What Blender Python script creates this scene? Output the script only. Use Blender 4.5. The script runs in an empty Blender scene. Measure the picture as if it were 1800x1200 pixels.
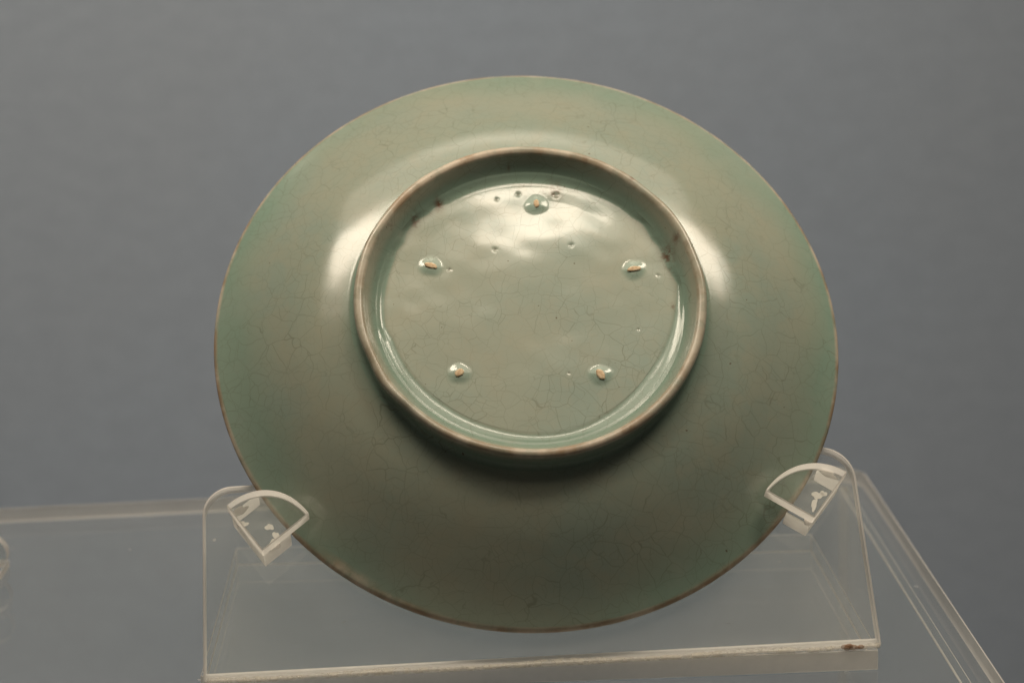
import bpy, bmesh, math, random
import numpy as np
from mathutils import Vector, Matrix
random.seed(4); rng = np.random.default_rng(11)
MM = 0.001
scene = bpy.context.scene
COL = scene.collection

# ---------------------------------------------------------------- camera
cam_d = bpy.data.cameras.new("camera")
cam = bpy.data.objects.new("camera", cam_d); COL.objects.link(cam)
scene.camera = cam
PITCH, ROLL = math.radians(13.0), math.radians(1.8)
cam.matrix_world = (Matrix.Translation((0, -0.6133, 0.2138))
                    @ Matrix.Rotation(math.radians(90) - PITCH, 4, 'X')
                    @ Matrix.Rotation(-ROLL, 4, 'Z'))
cam_d.sensor_width = 36.0; cam_d.lens = 80.0
cam_d.clip_start = 0.02; cam_d.clip_end = 50
cam_d.dof.use_dof = True; cam_d.dof.focus_distance = 0.607; cam_d.dof.aperture_fstop = 12.0

# ---------------------------------------------------------------- light
world = bpy.data.worlds.new("World"); scene.world = world; world.use_nodes = True
bg = world.node_tree.nodes["Background"]
bg.inputs[0].default_value = (1.0, 0.90, 0.78, 1); bg.inputs[1].default_value = 0.036

def area_lamp(name, loc, target, sx, sy, power, col):
    l = bpy.data.lights.new(name, 'AREA'); l.shape = 'RECTANGLE'; l.size = sx; l.size_y = sy
    l.energy = power; l.color = col
    o = bpy.data.objects.new(name, l); COL.objects.link(o)
    o.location = loc
    o.rotation_euler = (Vector(target) - Vector(loc)).to_track_quat('-Z', 'Y').to_euler()
    return o
WARM = (1.0, 0.86, 0.69)
# a row of three small lamps close above the dish
KEY = 18.5            # radiance of a lamp face
for nm, x, y, sx, sy, k in (("case_lamp_left", -0.088, -0.034, 0.086, 0.043, 1.0), ("case_lamp_middle", 0.024, -0.0475, 0.046, 0.023, 1.0),
                            ("case_lamp_right", 0.141, -0.031, 0.092, 0.046, 1.0)):
    area_lamp(nm, (x, y, 0.28), (x, y + 0.002, 0.0), sx, sy, KEY * k * math.pi * sx * sy, WARM)
# the soft light of the gallery ceiling
area_lamp("ceiling_light", (0.0, 0.12, 1.8), (0.0, 0.121, 0.0), 1.9, 1.5, 20.0, WARM)
# unseen lamp, added only to brighten the back wall
wall_fill = area_lamp("added_wall_light", (-0.36, 0.24, 0.92), (-0.34, 0.5, 0.08), 1.3, 0.14, 2.6, WARM)
wall_fill.data.spread = math.radians(64)

vs = scene.view_settings
scene.display_settings.display_device = 'sRGB'
vs.view_transform = 'Standard'; vs.look = 'None'; vs.exposure = 0.0; vs.gamma = 1.0; vs.use_curve_mapping = False
cy = scene.cycles
cy.max_bounces = 12; cy.transparent_max_bounces = 40; cy.diffuse_bounces = 4; cy.glossy_bounces = 6

# ---------------------------------------------------------------- node helpers
def new_mat(name):
    m = bpy.data.materials.new(name); m.use_nodes = True
    nt = m.node_tree; nt.nodes.clear()
    return m, nt
def N(nt, kind, **kw):
    n = nt.nodes.new(kind)
    for k, v in kw.items():
        if k.startswith("i_"):
            n.inputs[k[2:].replace("_", " ")].default_value = v
        else:
            setattr(n, k, v)
    return n
def mixc(nt, fac, a, b, mode='MIX'):
    n = nt.nodes.new("ShaderNodeMix"); n.data_type = 'RGBA'; n.blend_type = mode
    for sock, v in ((n.inputs[0], fac), (n.inputs[6], a), (n.inputs[7], b)):
        if isinstance(v, (int, float)): sock.default_value = v
        elif isinstance(v, tuple): sock.default_value = (*v, 1)
        else: nt.links.new(v, sock)
    return n.outputs[2]
def math_(nt, op, a, b=None, clamp=False):
    n = nt.nodes.new("ShaderNodeMath"); n.operation = op; n.use_clamp = clamp
    for i, v in enumerate((a, b)):
        if v is None: continue
        if isinstance(v, (int, float)): n.inputs[i].default_value = v
        else: nt.links.new(v, n.inputs[i])
    return n.outputs[0]
def ramp(nt, val, a, b, lo=0.0, hi=1.0):
    n = nt.nodes.new("ShaderNodeMapRange"); n.interpolation_type = 'SMOOTHSTEP'
    nt.links.new(val, n.inputs[0])
    for i, v in enumerate((a, b, lo, hi)): n.inputs[i + 1].default_value = v
    return n.outputs[0]
def noise(nt, vec, scale, detail=3, rough=0.5, dist=0.0):
    n = N(nt, "ShaderNodeTexNoise"); n.inputs['Scale'].default_value = scale
    n.inputs['Detail'].default_value = detail; n.inputs['Roughness'].default_value = rough
    n.inputs['Distortion'].default_value = dist
    if vec is not None: nt.links.new(vec, n.inputs['Vector'])
    return n.outputs
def out(nt, sh):
    o = N(nt, "ShaderNodeOutputMaterial"); nt.links.new(sh, o.inputs[0])

# ---------------------------------------------------------------- materials
def glaze_material():
    m, nt = new_mat("celadon_glaze"); L = nt.links
    tc = N(nt, "ShaderNodeTexCoord").outputs['Object']
    att = lambda a: N(nt, "ShaderNodeAttribute", attribute_name=a).outputs['Fac']
    pool, thin = att("pool"), att("thin")
    big = noise(nt, tc, 28, 4, 0.55)['Fac']
    med = noise(nt, tc, 110, 4, 0.6)['Fac']
    fine = noise(nt, tc, 900, 2, 0.6)['Fac']
    base = mixc(nt, ramp(nt, big, 0.38, 0.62), (0.280, 0.308, 0.242), (0.240, 0.294, 0.242))
    base = mixc(nt, ramp(nt, med, 0.38, 0.68, 0, 0.36), base, (0.320, 0.305, 0.222))
    pl = math_(nt, 'MULTIPLY', pool, ramp(nt, med, 0.25, 0.6, 0.55, 1.0))
    base = mixc(nt, pl, base, (0.20, 0.285, 0.225))
    # crackle: warped cell borders at two sizes, strong in some places and gone in others
    warp = N(nt, "ShaderNodeVectorMath", operation='SCALE'); warp.inputs['Scale'].default_value = 0.0050
    L.new(noise(nt, tc, 110, 2, 0.5)['Color'], warp.inputs[0])
    add = N(nt, "ShaderNodeVectorMath", operation='ADD'); L.new(tc, add.inputs[0]); L.new(warp.outputs[0], add.inputs[1])
    crack = None
    for sc, w, k, seed in ((155, 0.012, 0.46, 40), (300, 0.017, 0.38, 60)):
        v = N(nt, "ShaderNodeTexVoronoi", feature='DISTANCE_TO_EDGE'); v.inputs['Scale'].default_value = sc
        L.new(add.outputs[0], v.inputs['Vector'])
        line = ramp(nt, v.outputs['Distance'], w * 0.25, w * 1.3, 1.0, 0.0)
        mask = ramp(nt, noise(nt, tc, seed, 3, 0.6)['Fac'], 0.36, 0.66, 0.25 * k, k)
        line = math_(nt, 'MULTIPLY', line, mask)
        crack = line if crack is None else math_(nt, 'MAXIMUM', crack, line)
    base = mixc(nt, crack, base, (0.11, 0.115, 0.075))
    # thin glaze over the body clay, iron specks
    tn = math_(nt, 'MULTIPLY', thin, ramp(nt, noise(nt, tc, 160, 4, 0.65)['Fac'], 0.30, 0.58, 0.35, 1.0))
    base = mixc(nt, tn, base, mixc(nt, ramp(nt, med, 0.4, 0.62), (0.53, 0.45, 0.35), (0.33, 0.235, 0.15)))
    speck = ramp(nt, noise(nt, tc, 620, 1, 0.4)['Fac'], 0.80, 0.825)
    base = mixc(nt, math_(nt, 'MULTIPLY', speck, 0.75), base, (0.09, 0.055, 0.03))
    base = mixc(nt, att("white"), base, mixc(nt, 1.0, base, (1.27, 1.27, 1.32), 'MULTIPLY'))  # lifts the recessed base's colour to stand in for missing light
    iron = att("iron")
    base = mixc(nt, math_(nt, 'MULTIPLY', iron, ramp(nt, noise(nt, tc, 500, 3, 0.7)['Fac'], 0.36, 0.58)), base, (0.12, 0.05, 0.025))
    b = N(nt, "ShaderNodeBsdfPrincipled"); L.new(base, b.inputs['Base Color'])
    rg = math_(nt, 'SUBTRACT', ramp(nt, big, 0.3, 0.7, 0.15, 0.20), math_(nt, 'MULTIPLY', att("white"), 0.05))
    L.new(math_(nt, 'ADD', rg, math_(nt, 'MULTIPLY', tn, 0.25)), b.inputs['Roughness'])
    b.inputs['IOR'].default_value = 1.5
    bump = N(nt, "ShaderNodeBump"); bump.inputs['Strength'].default_value = 0.12; bump.inputs['Distance'].default_value = 0.0001
    hgt = math_(nt, 'ADD', math_(nt, 'MULTIPLY', noise(nt, tc, 330, 3, 0.55)['Fac'], 1.0), math_(nt, 'MULTIPLY', crack, -0.35))
    L.new(hgt, bump.inputs['Height']); L.new(bump.outputs[0], b.inputs['Normal'])
    out(nt, b.outputs[0]); return m

def clay_material():
    m, nt = new_mat("bare_clay"); L = nt.links
    tc = N(nt, "ShaderNodeTexCoord").outputs['Object']
    c = mixc(nt, ramp(nt, noise(nt, tc, 900, 3)['Fac'], 0.35, 0.65), (0.52, 0.37, 0.22), (0.66, 0.52, 0.34))
    b = N(nt, "ShaderNodeBsdfPrincipled"); L.new(c, b.inputs['Base Color']); b.inputs['Roughness'].default_value = 0.75
    out(nt, b.outputs[0]); return m

def acrylic_material(name, haze, tint=(0.975, 0.982, 0.97), dust=0.35):
    m, nt = new_mat(name); L = nt.links
    tc = N(nt, "ShaderNodeTexCoord").outputs['Object']
    tr = N(nt, "ShaderNodeBsdfTransparent"); tr.inputs[0].default_value = (*tint, 1)
    gl = N(nt, "ShaderNodeBsdfGlossy"); gl.inputs['Roughness'].default_value = 0.05; gl.inputs[0].default_value = (1, 1, 1, 1)
    fr = N(nt, "ShaderNodeFresnel"); fr.inputs['IOR'].default_value = 1.49
    geo = N(nt, "ShaderNodeNewGeometry")
    # the far side of a sheet meets the ray from inside: give it the same reflectance as the near side
    fr2 = math_(nt, 'MINIMUM', fr.outputs[0], 0.55)
    inv = N(nt, "ShaderNodeLayerWeight"); inv.inputs[0].default_value = 0.36
    mx = N(nt, "ShaderNodeMix"); mx.data_type = 'FLOAT'
    L.new(geo.outputs['Backfacing'], mx.inputs[0]); L.new(fr2, mx.inputs[2])
    L.new(math_(nt, 'MULTIPLY', inv.outputs['Fresnel'], 0.15, True), mx.inputs[3])
    s1 = N(nt, "ShaderNodeMixShader"); L.new(mx.outputs[0], s1.inputs[0]); L.new(tr.outputs[0], s1.inputs[1]); L.new(gl.outputs[0], s1.inputs[2])
    df = N(nt, "ShaderNodeBsdfDiffuse"); df.inputs[0].default_value = (0.8, 0.79, 0.77, 1)
    film = ramp(nt, noise(nt, tc, 14, 4, 0.6)['Fac'], 0.3, 0.75, 0.6 * haze, 1.4 * haze)
    spk = math_(nt, 'MULTIPLY', ramp(nt, noise(nt, tc, 330, 1, 0.5)['Fac'], 0.79, 0.83), dust)
    s2 = N(nt, "ShaderNodeMixShader"); L.new(math_(nt, 'ADD', film, spk, True), s2.inputs[0]); L.new(s1.outputs[0], s2.inputs[1]); L.new(df.outputs[0], s2.inputs[2])
    out(nt, s2.outputs[0]); return m

def sawn_edge_material(name, clear, through=0.5, col=(0.985, 0.96, 0.92)):
    m, nt = new_mat(name); L = nt.links
    tc = N(nt, "ShaderNodeTexCoord").outputs['Object']
    v = noise(nt, tc, 170, 4, 0.65)['Fac']
    df = N(nt, "ShaderNodeBsdfDiffuse"); df.inputs[0].default_value = (*col, 1)
    tl = N(nt, "ShaderNodeBsdfTranslucent"); tl.inputs[0].default_value = (*col, 1)
    tr = N(nt, "ShaderNodeBsdfTransparent"); gl = N(nt, "ShaderNodeBsdfGlossy"); gl.inputs['Roughness'].default_value = 0.25
    a = N(nt, "ShaderNodeMixShader", ); a.inputs[0].default_value = through; L.new(df.outputs[0], a.inputs[1]); L.new(tl.outputs[0], a.inputs[2])
    b = N(nt, "ShaderNodeMixShader"); L.new(ramp(nt, v, 0.3, 0.7, clear * 0.6, min(1, clear * 1.4)), b.inputs[0]); L.new(a.outputs[0], b.inputs[1]); L.new(tr.outputs[0], b.inputs[2])
    c = N(nt, "ShaderNodeMixShader"); c.inputs[0].default_value = 0.08; L.new(b.outputs[0], c.inputs[1]); L.new(gl.outputs[0], c.inputs[2])
    out(nt, c.outputs[0]); return m

def glue_material(name, colr, clear=0.25):
    m, nt = new_mat(name); L = nt.links
    tc = N(nt, "ShaderNodeTexCoord").outputs['Object']
    v = noise(nt, tc, 380, 2, 0.6)['Fac']
    b = N(nt, "ShaderNodeBsdfPrincipled"); b.inputs['Base Color'].default_value = (*colr, 1); b.inputs['Roughness'].default_value = 0.3
    tr = N(nt, "ShaderNodeBsdfTransparent")
    s = N(nt, "ShaderNodeMixShader"); L.new(ramp(nt, v, 0.2, 0.8, 0.5 * clear, min(0.95, 1.5 * clear)), s.inputs[0]); L.new(b.outputs[0], s.inputs[1]); L.new(tr.outputs[0], s.inputs[2])
    out(nt, s.outputs[0]); return m

def wall_material():
    m, nt = new_mat("grey_wall_cloth"); L = nt.links
    tc = N(nt, "ShaderNodeTexCoord").outputs['Object']
    mp = N(nt, "ShaderNodeMapping"); L.new(tc, mp.inputs[0]); mp.inputs['Scale'].default_value = (0.45, 1, 1)
    wv = noise(nt, mp.outputs[0], 900, 2, 0.7)['Fac']
    cl = noise(nt, tc, 5, 3, 0.5)['Fac']
    c = mixc(nt, ramp(nt, wv, 0.25, 0.75), (0.300, 0.368, 0.460), (0.405, 0.474, 0.575))
    c = mixc(nt, ramp(nt, cl, 0.3, 0.7, 0, 0.25), c, (0.37, 0.40, 0.44))
    c = mixc(nt, ramp(nt, noise(nt, mp.outputs[0], 130, 3, 0.6)['Fac'], 0.3, 0.7, 0.0, 0.35), c, (0.29, 0.34, 0.42))
    b = N(nt, "ShaderNodeBsdfPrincipled"); L.new(c, b.inputs['Base Color']); b.inputs['Roughness'].default_value = 0.9
    b.inputs['Specular IOR Level'].default_value = 0.15
    bp = N(nt, "ShaderNodeBump"); bp.inputs['Strength'].default_value = 0.3; bp.inputs['Distance'].default_value = 0.0004
    L.new(wv, bp.inputs['Height']); L.new(bp.outputs[0], b.inputs['Normal'])
    out(nt, b.outputs[0]); return m

GLAZE = glaze_material(); CLAY = clay_material()
ACRYLIC = acrylic_material("clear_acrylic", 0.058)
ACRYLIC_CLIP = acrylic_material("clear_acrylic_clip", 0.05, dust=0.2)
ACRYLIC_TOP = acrylic_material("clear_acrylic_riser", 0.018)
EDGE = sawn_edge_material("sawn_acrylic_edge", 0.06, 0.5)
EDGE_CLIP = sawn_edge_material("sawn_clip_edge", 0.08, 0.7)
EDGE_BACK = sawn_edge_material("sawn_riser_edge", 0.06, 0.4)
GLUE = glue_material("white_glue", (0.95, 0.93, 0.90), 0.06)
GLUE_SEAM = glue_material("cloudy_seam_glue", (0.62, 0.59, 0.50), 0.8)
GLUE_BROWN = glue_material("brown_stain", (0.36, 0.20, 0.11), 0.55)
WALL = wall_material()
FLOOR, _nt = new_mat("dark_plinth_cloth")
_b = N(_nt, "ShaderNodeBsdfPrincipled"); _b.inputs['Roughness'].default_value = 0.9
_nt.links.new(mixc(_nt, ramp(_nt, noise(_nt, N(_nt, "ShaderNodeTexCoord").outputs['Object'], 700, 3)['Fac'], 0.3, 0.7), (0.10, 0.11, 0.125), (0.14, 0.15, 0.165)), _b.inputs['Base Color'])
out(_nt, _b.outputs[0])

# ---------------------------------------------------------------- object helpers
def tag(o, label=None, cat=None, kind=None):
    if label: o['label'] = label
    if cat: o['category'] = cat
    if kind: o['kind'] = kind
def empty(name, mat, label, cat):
    o = bpy.data.objects.new(name, None); COL.objects.link(o); o.matrix_world = mat
    o.empty_display_size = 0.02; tag(o, label, cat); return o
def link_mesh(name, me, parent=None):
    o = bpy.data.objects.new(name, me); COL.objects.link(o)
    if parent: o.parent = parent
    return o
def from_faces(name, verts, faces, mats, midx=None, parent=None, smooth=None, bevel=0.0):
    """verts in millimetres"""
    me = bpy.data.meshes.new(name)
    me.from_pydata([tuple(c * MM for c in v) for v in verts], [], faces)
    for m in mats: me.materials.append(m)
    if midx: me.polygons.foreach_set("material_index", midx)
    bm = bmesh.new(); bm.from_mesh(me); bmesh.ops.recalc_face_normals(bm, faces=bm.faces); bm.to_mesh(me); bm.free()
    if smooth:
        me.polygons.foreach_set("use_smooth", smooth)
    me.set_sharp_from_angle(angle=math.radians(32))
    o = link_mesh(name, me, parent)
    if bevel:
        b = o.modifiers.new("bevel", 'BEVEL'); b.width = bevel * MM; b.segments = 2; b.limit_method = 'ANGLE'; b.angle_limit = math.radians(40)
    return o
def slab(name, low, high, mats, side_mats, parent=None, bevel=0.25, smooth_sides=False):
    """prism between two matching outlines (lists of 3D points): faces mats[0], side k uses side_mats[k]"""
    n = len(low); V = list(low) + list(high)
    F = [tuple(range(n))[::-1], tuple(range(n, 2 * n))]; M = [0, 0]; S = [False, False]
    for k in range(n):
        j = (k + 1) % n
        F.append((k, j, n + j, n + k)); M.append(side_mats[k]); S.append(smooth_sides)
    return from_faces(name, V, F, mats, M, parent, S, bevel)

# ---------------------------------------------------------------- setting
def plane(name, pts, mat):
    o = from_faces(name, pts, [(0, 1, 2, 3)], [mat]); tag(o, kind='structure'); return o
wall = plane("wall", [(-1600, 500, -400), (1600, 500, -400), (1600, 500, 1400), (-1600, 500, 1400)], WALL)
floor = plane("floor", [(-1600, -330, -262), (1600, -330, -262), (1600, 499, -262), (-1600, 499, -262)], FLOOR)

# ---------------------------------------------------------------- dish frame
C = Vector((4.2, 0.0, 72.5)) * MM
Nw = Vector((0.0465706, -0.765528, 0.641715)).normalized()
U = Vector((0, 0, 1)).cross(Nw).normalized(); Vv = Nw.cross(U)
FRAME = Matrix(((U.x, Vv.x, Nw.x, C.x), (U.y, Vv.y, Nw.y, C.y), (U.z, Vv.z, Nw.z, C.z), (0, 0, 0, 1)))
def to_world(u, v, n):
    w = FRAME @ Vector((u * MM, v * MM, n * MM)); return (w.x / MM, w.y / MM, w.z / MM)

def catmull(pts, step):
    P = np.array(pts, float); P = np.vstack([2 * P[0] - P[1], P, 2 * P[-1] - P[-2]])
    res = []
    for i in range(1, len(P) - 2):
        p0, p1, p2, p3 = P[i - 1:i + 3]
        t0 = 0; t1 = t0 + np.linalg.norm(p1 - p0) ** .5; t2 = t1 + np.linalg.norm(p2 - p1) ** .5; t3 = t2 + np.linalg.norm(p3 - p2) ** .5
        n = max(2, int(math.ceil(np.linalg.norm(p2 - p1) / step)))
        for t in np.linspace(t1, t2, n, endpoint=False):
            a1 = (t1 - t) / (t1 - t0) * p0 + (t - t0) / (t1 - t0) * p1; a2 = (t2 - t) / (t2 - t1) * p1 + (t - t1) / (t2 - t1) * p2
            a3 = (t3 - t) / (t3 - t2) * p2 + (t - t2) / (t3 - t2) * p3
            b1 = (t2 - t) / (t2 - t0) * a1 + (t - t0) / (t2 - t0) * a2; b2 = (t3 - t) / (t3 - t1) * a2 + (t - t1) / (t3 - t1) * a3
            res.append((t2 - t) / (t2 - t1) * b1 + (t - t1) / (t2 - t1) * b2)
    res.append(P[-2]); return np.array(res)

SPURS = [(4.0, 31.5, 84, 2.5, 1.5), (-26.0, 13.4, -24, 3.5, 1.7), (29.0, 9.6, 8, 3.7, 1.7),
         (-20.1, -19.2, 52, 2.6, 2.0), (17.2, -21.6, -58, 3.3, 1.9)]
PITS = [(-8.3, 17.7, .8), (12.5, 18.1, .8), (-21.0, 12.2, .7), (-0.8, 34.9, .9), (9.6, 34.2, 1.0), (-6.8, 33.6, .7),
        (8.9, -20.6, .5), (28.5, -8.5, .5), (35.4, 7.6, .6)]
EDGE_TABLE = [(-173.4, 38.9), (-167.3, 37.7), (-152.2, 37.5), (-128.9, 37.0), (-110.7, 37.2), (-94.4, 37.7), (-78.5, 38.0),
              (-60.1, 37.1), (-38.1, 36.2), (-19.3, 37.6), (-4.2, 38.8), (6.5, 40.3), (14.8, 38.9), (24.4, 39.6), (29, 39.2), (36, 40.1), (42, 39.3), (48.3, 39.5),
              (69.4, 38.3), (86.3, 38.0), (105.7, 38.1), (121.5, 38.1), (126.7, 39.4), (131, 39.1), (137, 40.1), (142.5, 40.0), (147, 38.8), (152, 39.4), (156.0, 38.8), (167.4, 38.7)]

def build_dish():
    nT = 768
    th = np.linspace(0, 2 * np.pi, nT, endpoint=False)
    inside = catmull([(0, 15.2), (25, 15.1), (42, 14.5), (56, 12.3), (70, 7.4), (79, 3.0), (83.2, 0.5)], 2.0)
    rim = catmull([(83.2, 0.5), (84.3, 0.05), (85.4, 0.35), (85.95, 1.2), (85.85, 1.9), (85.2, 2.55)], 0.3)
    outer = catmull([(85.2, 2.55), (82, 4.05), (78, 6.2), (70, 10.9), (63, 14.8), (58, 17.0), (54, 18.2), (50.5, 19.0), (48.4, 19.4)], 0.6)
    foot = catmull([(48.4, 19.45), (47.6, 19.75), (47.0, 20.4), (46.8, 21.7), (46.9, 23.3), (47.05, 24.7), (46.75, 25.75), (45.9, 26.2), (44.9, 25.85),
                    (44.1, 24.6), (43.1, 23.0), (42.1, 21.7), (41.1, 20.75), (40.35, 20.14), (39.9, 19.96), (39.4, 19.93)], 0.22)
    basep = catmull([(39.4, 19.93), (38.8, 19.94), (37.5, 19.97), (35, 20.0), (25, 20.08), (12, 20.15), (0.25, 20.15)], 0.33)
    prof = np.vstack([inside[:-1], rim[:-1], outer[:-1], foot[:-1], basep])
    i_body = len(inside) - 1 + len(rim) - 1 + len(outer) - 1
    i_foot = i_body + len(foot) - 1
    i_out0 = len(inside) - 1
    r = prof[:, 0][:, None] * np.ones(nT); z = prof[:, 1][:, None] * np.ones(nT)
    r[0] = 0.3
    idx = np.arange(len(prof))[:, None]
    ta = np.radians([a for a, _ in EDGE_TABLE]); tr = np.array([b for _, b in EDGE_TABLE])
    er = np.interp(th, np.r_[ta, ta[0] + 2 * np.pi] % (2 * np.pi), np.r_[tr, tr[0]], period=2 * np.pi)
    k = np.array([1, 2, 1.]); k /= k.sum()
    er = np.convolve(np.r_[er[-1:], er, er[:1]], k, 'valid')
    d = er - 39.3
    w = np.exp(-((prof[:, 0] - 39.4) / 1.6) ** 2) * (idx[:, 0] >= i_foot - 12)
    r = r + w[:, None] * d
    # hand-thrown irregularity
    def waves(x, y, lam, n, seed):
        g = np.random.default_rng(seed); s = 0
        for _ in range(n):
            a = g.uniform(0, 2 * np.pi); l = lam * g.uniform(.7, 1.6); p = g.uniform(0, 2 * np.pi)
            s = s + np.sin((x * np.cos(a) + y * np.sin(a)) * 2 * np.pi / l + p)
        return s / np.sqrt(n)
    r = r * (1 + 0.0014 * np.cos(2 * th + .6) + 0.0008 * np.cos(3 * th + 2)) 
    x, y = r * np.cos(th), r * np.sin(th)
    out_w = (idx >= i_out0) * 1.0
    foot_w = np.exp(-((prof[:, 0] - 46.2) / 1.6) ** 2)[:, None] * (idx >= i_body)
    z = z + foot_w * (0.16 * np.sin(2 * th + 1) + 0.10 * np.sin(5 * th) + 0.06 * np.sin(11 * th + 2))
    x = x + foot_w * 0.20 * waves(x, y, 15, 6, 9)
    z = z + out_w * np.clip((86 - r) / 6, 0, 1) * (0.09 * waves(x, y, 38, 7, 1) + 0.010 * waves(x, y, 9, 8, 2))
    disc = (idx >= i_foot + 3) * np.clip((37.5 - r) / 4, 0, 1)
    z = z + disc * (0.060 * waves(x, y, 26, 8, 5) + 0.013 * waves(x, y, 9, 9, 6))
    z = z - disc * 0.11 * np.exp(-((x - 5) ** 2 / 260 + (y - 29.5) ** 2 / 24))
    pool = np.zeros_like(r); thin = np.zeros_like(r); iron = np.zeros_like(r)
    base_only = idx >= i_foot
    for sx, sy, *_ in SPURS:
        dd = np.hypot(x - sx, y - sy); ph = np.arctan2(y - sy, x - sx)
        dd = dd * (1 + 0.055 * np.sin(2 * ph + sx) + 0.04 * np.sin(3 * ph + sy) + 0.02 * np.sin(5 * ph + 2 * sx))
        t = np.clip((3.5 - dd) / 2.6, 0, 1); t = t * t * (3 - 2 * t)
        z = z + base_only * (0.52 * t + 0.10 * np.exp(-(dd / 1.0) ** 2))
        pool = np.maximum(pool, base_only * 0.75 * np.exp(-((dd - 1.9) / 1.3) ** 2))
    for sx, sy, s in PITS:
        dd = np.hypot(x - sx, y - sy); ok = idx >= i_out0
        z = z - ok * (0.36 * s * np.exp(-(dd / (0.62 * s)) ** 2) )
        iron = np.maximum(iron, ok * 0.5 * np.exp(-(dd / (0.40 * s)) ** 2))
    # where the glaze lies thick or thin
    R = np.broadcast_to(prof[:, 0][:, None], r.shape)
    ext = (idx >= i_out0) & (idx <= i_body)
    wob = 1.2 * np.sin(3 * th + 1) + 0.9 * np.sin(2 * th + 4) + .8 * np.sin(7 * th) + .5 * np.sin(13 * th + 2)
    rimband = np.clip((R - 72.5 - 2.2 * wob) / 10.5, 0, 1) ** 1.3
    side = 0.80 + 0.20 * np.cos(2 * (th - 2.9)) + 0.16 * np.sin(5 * th + 1)
    pool = np.maximum(pool, ext * rimband * side)
    pool = np.maximum(pool, ext * 0.55 * np.clip((51.5 - R) / 3, 0, 1))
    inft = (idx > i_body) & (idx < i_foot + 9)
    Z0 = np.broadcast_to(prof[:, 1][:, None], r.shape)
    pool = np.maximum(pool, inft * np.clip((23.8 - Z0) / 2.2, 0, 1) * np.clip((R - 39.3) / 0.6, 0, 1) * 0.95)
    thin = np.maximum(thin, inft * np.clip((Z0 - 24.7) / 0.9, 0, 1) * (0.75 + 0.25 * np.sin(2 * th - 2.2)))
    thin = np.maximum(thin, inft * (R < 45.4) * np.clip((Z0 - 22.2) / 2.6, 0, 1) * (0.12 + 0.14 * np.cos(th - 2.5)))
    edge = np.clip((R - 84.75) / 0.8, 0, 1) * (idx >= i_out0)
    thin = np.maximum(thin, edge)
    for ang, wd, dep, amt in ((-128, 5, 3.0, .9), (-118, 7, 1.6, .8), (-58, 6, 1.3, .5), (-100, 10, .9, .6), (-40, 5, 1.4, .6), (160, 14, .6, .5), (-150, 8, 1.0, .7)):
        da = np.degrees(np.angle(np.exp(1j * (th - math.radians(ang)))))
        thin = np.maximum(thin, ext * amt * np.exp(-(da / wd) ** 2) * np.clip((R - (85.6 - dep)) / (0.6 * dep), 0, 1))
    for ax_, ay_, s, amt in ((38.4, 13.3, 1.7, .85), (39.4, 10.0, 1.0, .7), (40.8, 16.5, .9, .7), (-29.5, 27.6, 1.2, .7), (9.4, 35.6, 1.6, .75), (6.6, 35.6, .6, .9), (-22.8, 32.6, 1.1, .9), (-36.5, 24.0, .7, .5), (18, 41.5, .6, .6), (-3, 42.5, .5, .6),
                              (38.5, -2, .6, .5), (-45.5, 30, .8, .5), (30.3, 35.2, .8, .6), (43.2, 14.0, .6, .5)):
        iron = np.maximum(iron, (idx > i_body) * amt * np.exp(-(np.hypot(x - ax_, (y - ay_) * .6) / s) ** 2))
    white = np.clip((39.6 - R) / 1.2, 0, 1) * base_only      # recessed base brightened in colour, in place of light falling on it
    pts = np.stack([x, y, z], -1)
    dT = np.roll(pts, -1, 1) - np.roll(pts, 1, 1); dS = np.gradient(pts, axis=0)
    nrm = np.cross(dT, dS); nrm /= np.linalg.norm(nrm, axis=-1, keepdims=True) + 1e-12
    sg = -1 if nrm[i_out0 + 30, 0, 2] < 0 else 1
    nrm *= sg
    nrm[0] = (0, 0, -1)
    root = empty("celadon_dish", FRAME, "pale green crackle-glazed celadon dish showing its underside and raised foot ring on acrylic stand", "dish")
    def part(name, a, b, cap0=False, cap1=False):
        n = b - a + 1
        P = pts[a:b + 1].reshape(-1, 3) * MM; Nn = nrm[a:b + 1].reshape(-1, 3)
        I = np.arange(n * nT).reshape(n, nT); J = np.roll(I, -1, 1)
        quads = np.stack([I[:-1], J[:-1], J[1:], I[1:]], -1).reshape(-1, 4)
        if sg < 0 or True:
            v = P[quads[len(quads) // 2]]; fn = np.cross(v[1] - v[0], v[2] - v[0])
            if fn @ Nn[quads[len(quads) // 2][0]] < 0: quads = quads[:, ::-1]
        ring = []
        if cap0: ring.append(I[0])
        if cap1: ring.append(I[-1])
        loops = [quads.reshape(-1)] + ring
        starts = np.r_[np.arange(len(quads)) * 4, len(quads) * 4 + np.arange(len(ring)) * nT]
        tot = np.r_[np.full(len(quads), 4), np.full(len(ring), nT)]
        lv = np.concatenate(loops).astype(np.int32)
        me = bpy.data.meshes.new(name)
        me.vertices.add(len(P)); me.vertices.foreach_set("co", P.reshape(-1).astype(np.float32))
        me.loops.add(len(lv)); me.loops.foreach_set("vertex_index", lv)
        me.polygons.add(len(starts)); me.polygons.foreach_set("loop_start", starts.astype(np.int32))
        me.polygons.foreach_set("use_smooth", np.ones(len(starts), bool))
        me.update(calc_edges=True); me.validate()
        for nm, arr in (("pool", pool), ("thin", thin), ("iron", iron), ("white", white)):
            at = me.attributes.new(nm, 'FLOAT', 'POINT'); at.data.foreach_set("value", arr[a:b + 1].reshape(-1).astype(np.float32))
        me.normals_split_custom_set_from_vertices([tuple(q) for q in Nn])
        me.materials.append(GLAZE)
        return link_mesh(name, me, root)
    part("dish_body", 0, i_body, cap0=True)
    part("foot_ring", i_body, i_foot)
    part("recessed_base", i_foot, len(prof) - 1, cap1=True)
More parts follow.
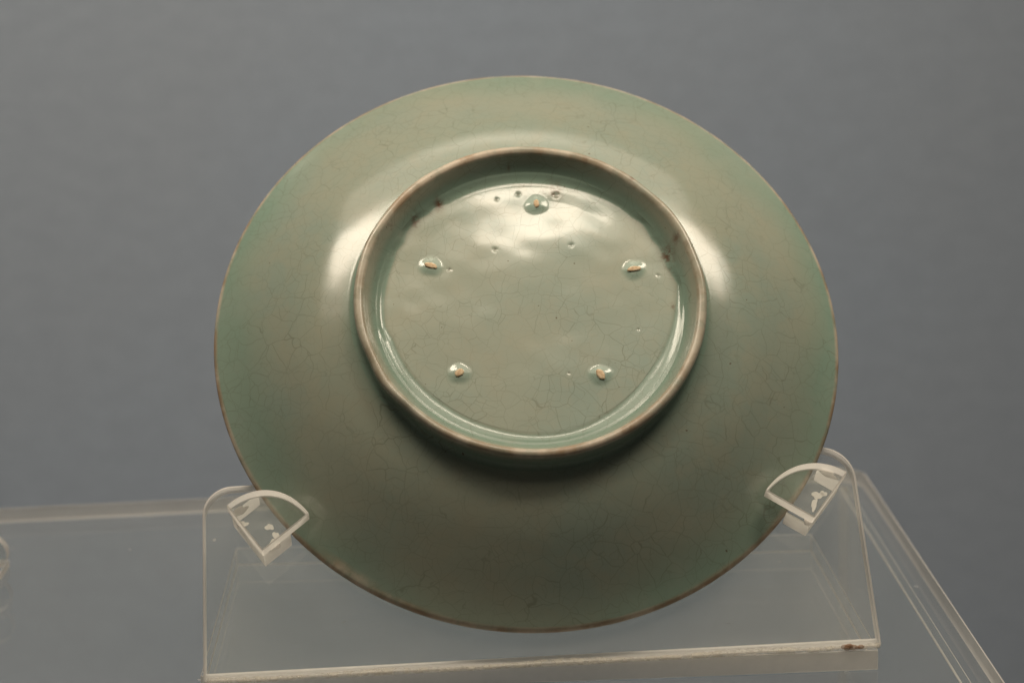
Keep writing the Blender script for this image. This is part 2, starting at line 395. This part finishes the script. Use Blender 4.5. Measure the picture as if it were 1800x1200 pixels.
    # unglazed seed-shaped spur marks
    for k, (sx, sy, ang, ln, wd) in enumerate(SPURS):
        g = np.random.default_rng(30 + k); bm = bmesh.new(); rings = []
        nA = 28
        for q, (f, h) in enumerate(((1.12, -0.6), (1.0, 0.12), (0.86, 0.24), (0.45, 0.30))):
            rg = []
            for i in range(nA):
                a = 2 * np.pi * i / nA
                ca, sa = math.cos(a), math.sin(a)
                px = f * ln / 2 * math.copysign(abs(ca) ** 0.9, ca)
                py = f * wd / 2 * math.copysign(abs(sa) ** 1.25, sa) * (1 + .18 * math.sin(a * 2 + k) + .08 * g.normal())
                rg.append(bm.verts.new((px * MM, py * MM, (h + .03 * g.normal()) * MM)))
            rings.append(rg)
        for a, b in zip(rings[:-1], rings[1:]):
            for i in range(nA): bm.faces.new((a[i], a[(i + 1) % nA], b[(i + 1) % nA], b[i]))
        bm.faces.new(rings[-1])
        me = bpy.data.meshes.new("spur_mark"); bm.to_mesh(me); bm.free(); me.materials.append(CLAY)
        me.polygons.foreach_set("use_smooth", [True] * len(me.polygons))
        o = link_mesh("spur_mark", me, root)
        i, j = np.unravel_index(np.argmin((x - sx) ** 2 + (y - sy) ** 2 + 1e6 * (idx < i_foot)), x.shape)
        o.location = (sx * MM, sy * MM, (z[i, j] - 0.02) * MM); o.rotation_euler = (0, 0, math.radians(ang))
    return root
build_dish()

# ---------------------------------------------------------------- acrylic stand
T = 3.8
def build_stand():
    root = empty("acrylic_stand", Matrix.Translation((0.004, -0.02, -0.0055)),
                 "clear acrylic easel stand with two rounded clips holding the celadon dish", "display stand")
    ro = Vector((4, -20, -5.5))
    W = lambda u, v, n: tuple(Vector(to_world(u, v, n)) - ro)
    # leaning back plate, top corners rounded
    f0 = -0.5; b0 = f0 - T
    def outline(n, vb):
        pts = [(-89.7, vb), (86.2, vb)]
        cr = 9.5
        for k in range(13):
            a = math.radians(0 + 90 * k / 12); pts.append((86.0 - cr + cr * math.cos(a), -36.0 - cr + cr * math.sin(a)))
        cl = 8.0
        for k in range(13):
            a = math.radians(90 + 90 * k / 12); pts.append((-89.7 + cl + cl * math.cos(a), -39.2 - cl + cl * math.sin(a)))
        return [W(u, v, n) for u, v in pts]
    vfront = (-72.5 + 0.15 - f0 * Nw.z) / Vv.z
    vback = (-72.5 + 0.15 - b0 * Nw.z) / Vv.z
    lo, hi = outline(b0, vback), outline(f0, vfront)
    ob = slab("back_plate", lo, hi, [ACRYLIC, EDGE], [1] * len(lo), root, 0.65, True); ob.modifiers[0].material = 1
    # base plate lying on the riser
    q = [(-83.2, -59.5), (92.6, -56.0), (88.6, 42.5), (-85.8, 46.5)]
    lo = [Vector((a, b, -5.5)) - ro for a, b in q]; hi = [Vector((a, b, 0.0)) - ro for a, b in q]
    ob = slab("base_plate", lo, hi, [ACRYLIC, EDGE_CLIP], [1, 0, 0, 0], root, 0.3); ob.modifiers[0].material = 1
    # cloudy glue fillet along the joint, with a brown stain near its right end
    bm = bmesh.new(); prev = None; n = 150
    a0 = Vector(W(-88.6, vfront, f0)); a1 = Vector(W(85.6, vfront, f0))
    for i in range(n + 1):
        t = i / n; p = a0.lerp(a1, t)
        w = 0.55 + 0.15 * math.sin(t * 31) * math.sin(t * 7 + 1) + 0.18 * random.random()
        h = 1.0 + 0.25 * math.sin(t * 23 + 2) + 0.25 * random.random()
        sec = [p + Vector((0, 0.2, -0.1)), p + Vector((0, -w, -0.05)), p + Vector((0, -w * .45, h * .45)), p + Vector((0, h * .62 - .25, h))]
        vs_ = [bm.verts.new(s * MM) for s in sec]
        if prev:
            for k in range(4): bm.faces.new((prev[k], prev[(k + 1) % 4], vs_[(k + 1) % 4], vs_[k]))
        else: bm.faces.new(vs_)
        prev = vs_
    bm.faces.new(prev[::-1]); bmesh.ops.recalc_face_normals(bm, faces=bm.faces)
    me = bpy.data.meshes.new("glue_seam"); bm.to_mesh(me); bm.free(); me.materials.append(GLUE_SEAM)
    me.polygons.foreach_set("use_smooth", [True] * len(me.polygons)); link_mesh("glue_seam", me, root)
    p = a0.lerp(a1, 0.955); bm = bmesh.new()
    for k in range(7):
        mt = Matrix.Translation((p + Vector((random.uniform(-2.6, 2.6), random.uniform(-1.6, -.9), random.uniform(.5, 1.3)))) * MM) @ Matrix.Diagonal((1.5, .8, .9, 1))
        bmesh.ops.create_icosphere(bm, subdivisions=2, radius=random.uniform(.5, .85) * MM, matrix=mt)
    me = bpy.data.meshes.new("glue_stain"); bm.to_mesh(me); bm.free(); me.materials.append(GLUE_BROWN); link_mesh("glue_stain", me, root)
    # clips
    def clip(A, B, Cc, sp, glue, label):
        e = bpy.data.objects.new("clip", None); COL.objects.link(e); e.parent = root; e.empty_display_size = .01
        e.location = Vector(W(Cc[0], Cc[1], 0)) * MM; e['label'] = label
        off = Vector(W(Cc[0], Cc[1], 0)); WL = lambda u, v, n: tuple(Vector(W(u, v, n)) - off)
        A, B, Cc = Vector(A), Vector(B), Vector(Cc); pts = [Cc, ]
        ea, eb = A - Cc, B - Cc
        for k in range(25):
            a = math.pi / 2 * k / 24; ex = 2 / 2.25
            pts.append(Cc + ea * (math.cos(a) ** ex if k < 24 else 0) + eb * (math.sin(a) ** ex))
        lo = [WL(p.x, p.y, 8.0) for p in pts]; hi = [WL(p.x, p.y, 12.2) for p in pts]
        ob = slab("clip_flap", lo, hi, [ACRYLIC_CLIP, EDGE_CLIP], [1] * len(pts), e, 0.3, True); ob.modifiers[0].material = 1
        lo = [WL(a, b, -0.42) for a, b in sp]; hi = [WL(a, b, 7.75) for a, b in sp]
        ob = slab("clip_block", lo, hi, [ACRYLIC_CLIP, EDGE_CLIP], [1, 0, 1, 1], e, 0.25)
        # whitish glue trapped between block and flap
        for gi, (gx, gy, gr, asp, ang) in enumerate(glue):
            g = np.random.default_rng(gi * 7 + int(abs(gx))); nA = 22; bm = bmesh.new(); rr = []
            ph = g.uniform(0, 6.28, 3)
            for hgt in (7.79, 7.96):
                ring = []
                for i in range(nA):
                    a = 2 * np.pi * i / nA; f = gr * (1 + .22 * math.sin(2 * a + ph[0]) + .16 * math.sin(3 * a + ph[1]) + .10 * math.sin(5 * a + ph[2]))
                    lx, ly = f * asp * math.cos(a), f * math.sin(a); ca, sa = math.cos(math.radians(ang)), math.sin(math.radians(ang))
                    ring.append(bm.verts.new(Vector(WL(gx + lx * ca - ly * sa, gy + lx * sa + ly * ca, hgt)) * MM))
                rr.append(ring)
            for i in range(nA): bm.faces.new((rr[0][i], rr[0][(i + 1) % nA], rr[1][(i + 1) % nA], rr[1][i]))
            bm.faces.new(rr[1]); bm.faces.new(rr[0][::-1])
            me = bpy.data.meshes.new("glue_spot"); bm.to_mesh(me); bm.free(); me.materials.append(GLUE); link_mesh("glue_spot", me, e)
    # left: block rectangle runs along the flap's outer edge
    def rect_along(A, Cc, B, w0, a0, a1):
        A, B, Cc = Vector(A), Vector(B), Vector(Cc); ea = (A - Cc); eb = (B - Cc).normalized()
        o = eb * 0.35
        return [tuple(Cc + ea * a0 + o), tuple(Cc + ea * a0 + eb * w0), tuple(Cc + ea * a1 + eb * w0), tuple(Cc + ea * a1 + o)]
    LA, LB, LC = (-82.4, -50.2), (-61.0, -53.6), (-73.3, -63.4)
    RA, RB, RC = (80.9, -49.4), (58.6, -53.5), (70.5, -61.9)
    clip(LA, LB, LC, rect_along(LA, LC, LB, 9.5, 0.02, 0.93),
         [(-71.6, -55.2, .95, 1.0, 0), (-70.0, -57.6, .75, 1.4, 60), (-70.4, -60.2, 1.2, 1.4, 70), (-78.6, -54.0, .8, 1.8, 20), (-79.0, -50.2, 1.0, 2.2, 40), (-69.7, -58.8, .5, 1, 0)],
         "clip on the left, glue spots along its inner edge")
    clip(RA, RB, RC, rect_along(RA, RC, RB, 7.4, -0.03, 0.93),
         [(73.0, -53.9, 1.1, 1.2, 20), (74.7, -53.5, .75, 1.1, 0), (71.8, -56.5, .75, 2.2, 62), (76.6, -47.6, 1.05, 2.6, -30), (69.3, -61.4, .8, 1.2, 0)],
         "clip on the right, white glue patch in its middle")
build_stand()

# ---------------------------------------------------------------- riser: a wide sheet on two upright side panels
def build_riser():
    zt, t = -5.7, 5.0
    ro = Vector((-150, 0, -261))
    root = empty("acrylic_riser", Matrix.Translation(ro * MM), "wide clear acrylic riser sheet under the stand, its bare edges catching the light", "riser")
    c = Vector((117.5, 133.0)); ex = Vector((-1, -0.062)).normalized(); ey = Vector((0.030, -1)).normalized()
    r = 11.0; out_ = []
    for k in range(13):                                             # rounded back right corner
        a = math.radians(90 * k / 12)
        out_.append(c + ex * r * (1 - math.sin(a)) + ey * r * (1 - math.cos(a)))
    p3 = c + ex * 560; p2 = c + ey * 290
    out_ = out_ + [p2, p2 + ex * 560, p3]
    lo = [Vector((p.x, p.y, zt - t)) - ro for p in out_]; hi = [Vector((p.x, p.y, zt)) - ro for p in out_]
    ob = slab("top_sheet", lo, hi, [ACRYLIC_TOP, EDGE_BACK], [1] * len(out_), root, 0.7, True); ob.modifiers[0].material = 1
    for off in (5.5, 552.0):
        q = [c + ex * off + ey * 6, c + ex * off + ey * 284, c + ex * (off + 3.0) + ey * 284, c + ex * (off + 3.0) + ey * 6]
        lo = [Vector((p.x, p.y, -261)) - ro for p in q]; hi = [Vector((p.x, p.y, zt - t - 0.05)) - ro for p in q]
        ob = slab("side_panel", lo, hi, [ACRYLIC_TOP, EDGE_BACK], [0, 1, 0, 1], root, 0.45); ob.modifiers[0].material = 1
build_riser()

# ---------------------------------------------------------------- end of a neighbouring acrylic prop, cut by the left edge of the photo
def build_prop():
    ro = Vector((-168, 46, -5.6))
    root = empty("acrylic_prop", Matrix.Translation(ro * MM), "small clear acrylic prop with rounded tip at the far left end of the riser", "acrylic prop")
    bar = [(-26, -6), (12, -6), (12, 6), (-26, 6)]
    slab("prop_foot", [(a, b, 0) for a, b in bar], [(a, b, 2.5) for a, b in bar], [ACRYLIC_CLIP, EDGE_CLIP], [1] * 4, root, .3)
    pts = [(-20, 2.6), (8.0, 2.6)]
    for k in range(15):
        a = math.radians(-50 + 125 * k / 14); pts.append((8.0 + 5.2 * math.cos(a), 6.6 + 5.2 * math.sin(a)))
    pts.append((-20, 15.0))
    slab("prop_tongue", [(a, 2, b) for a, b in pts], [(a, -2, b) for a, b in pts], [ACRYLIC_CLIP, EDGE_CLIP], [1] * len(pts), root, .3, True)
build_prop()
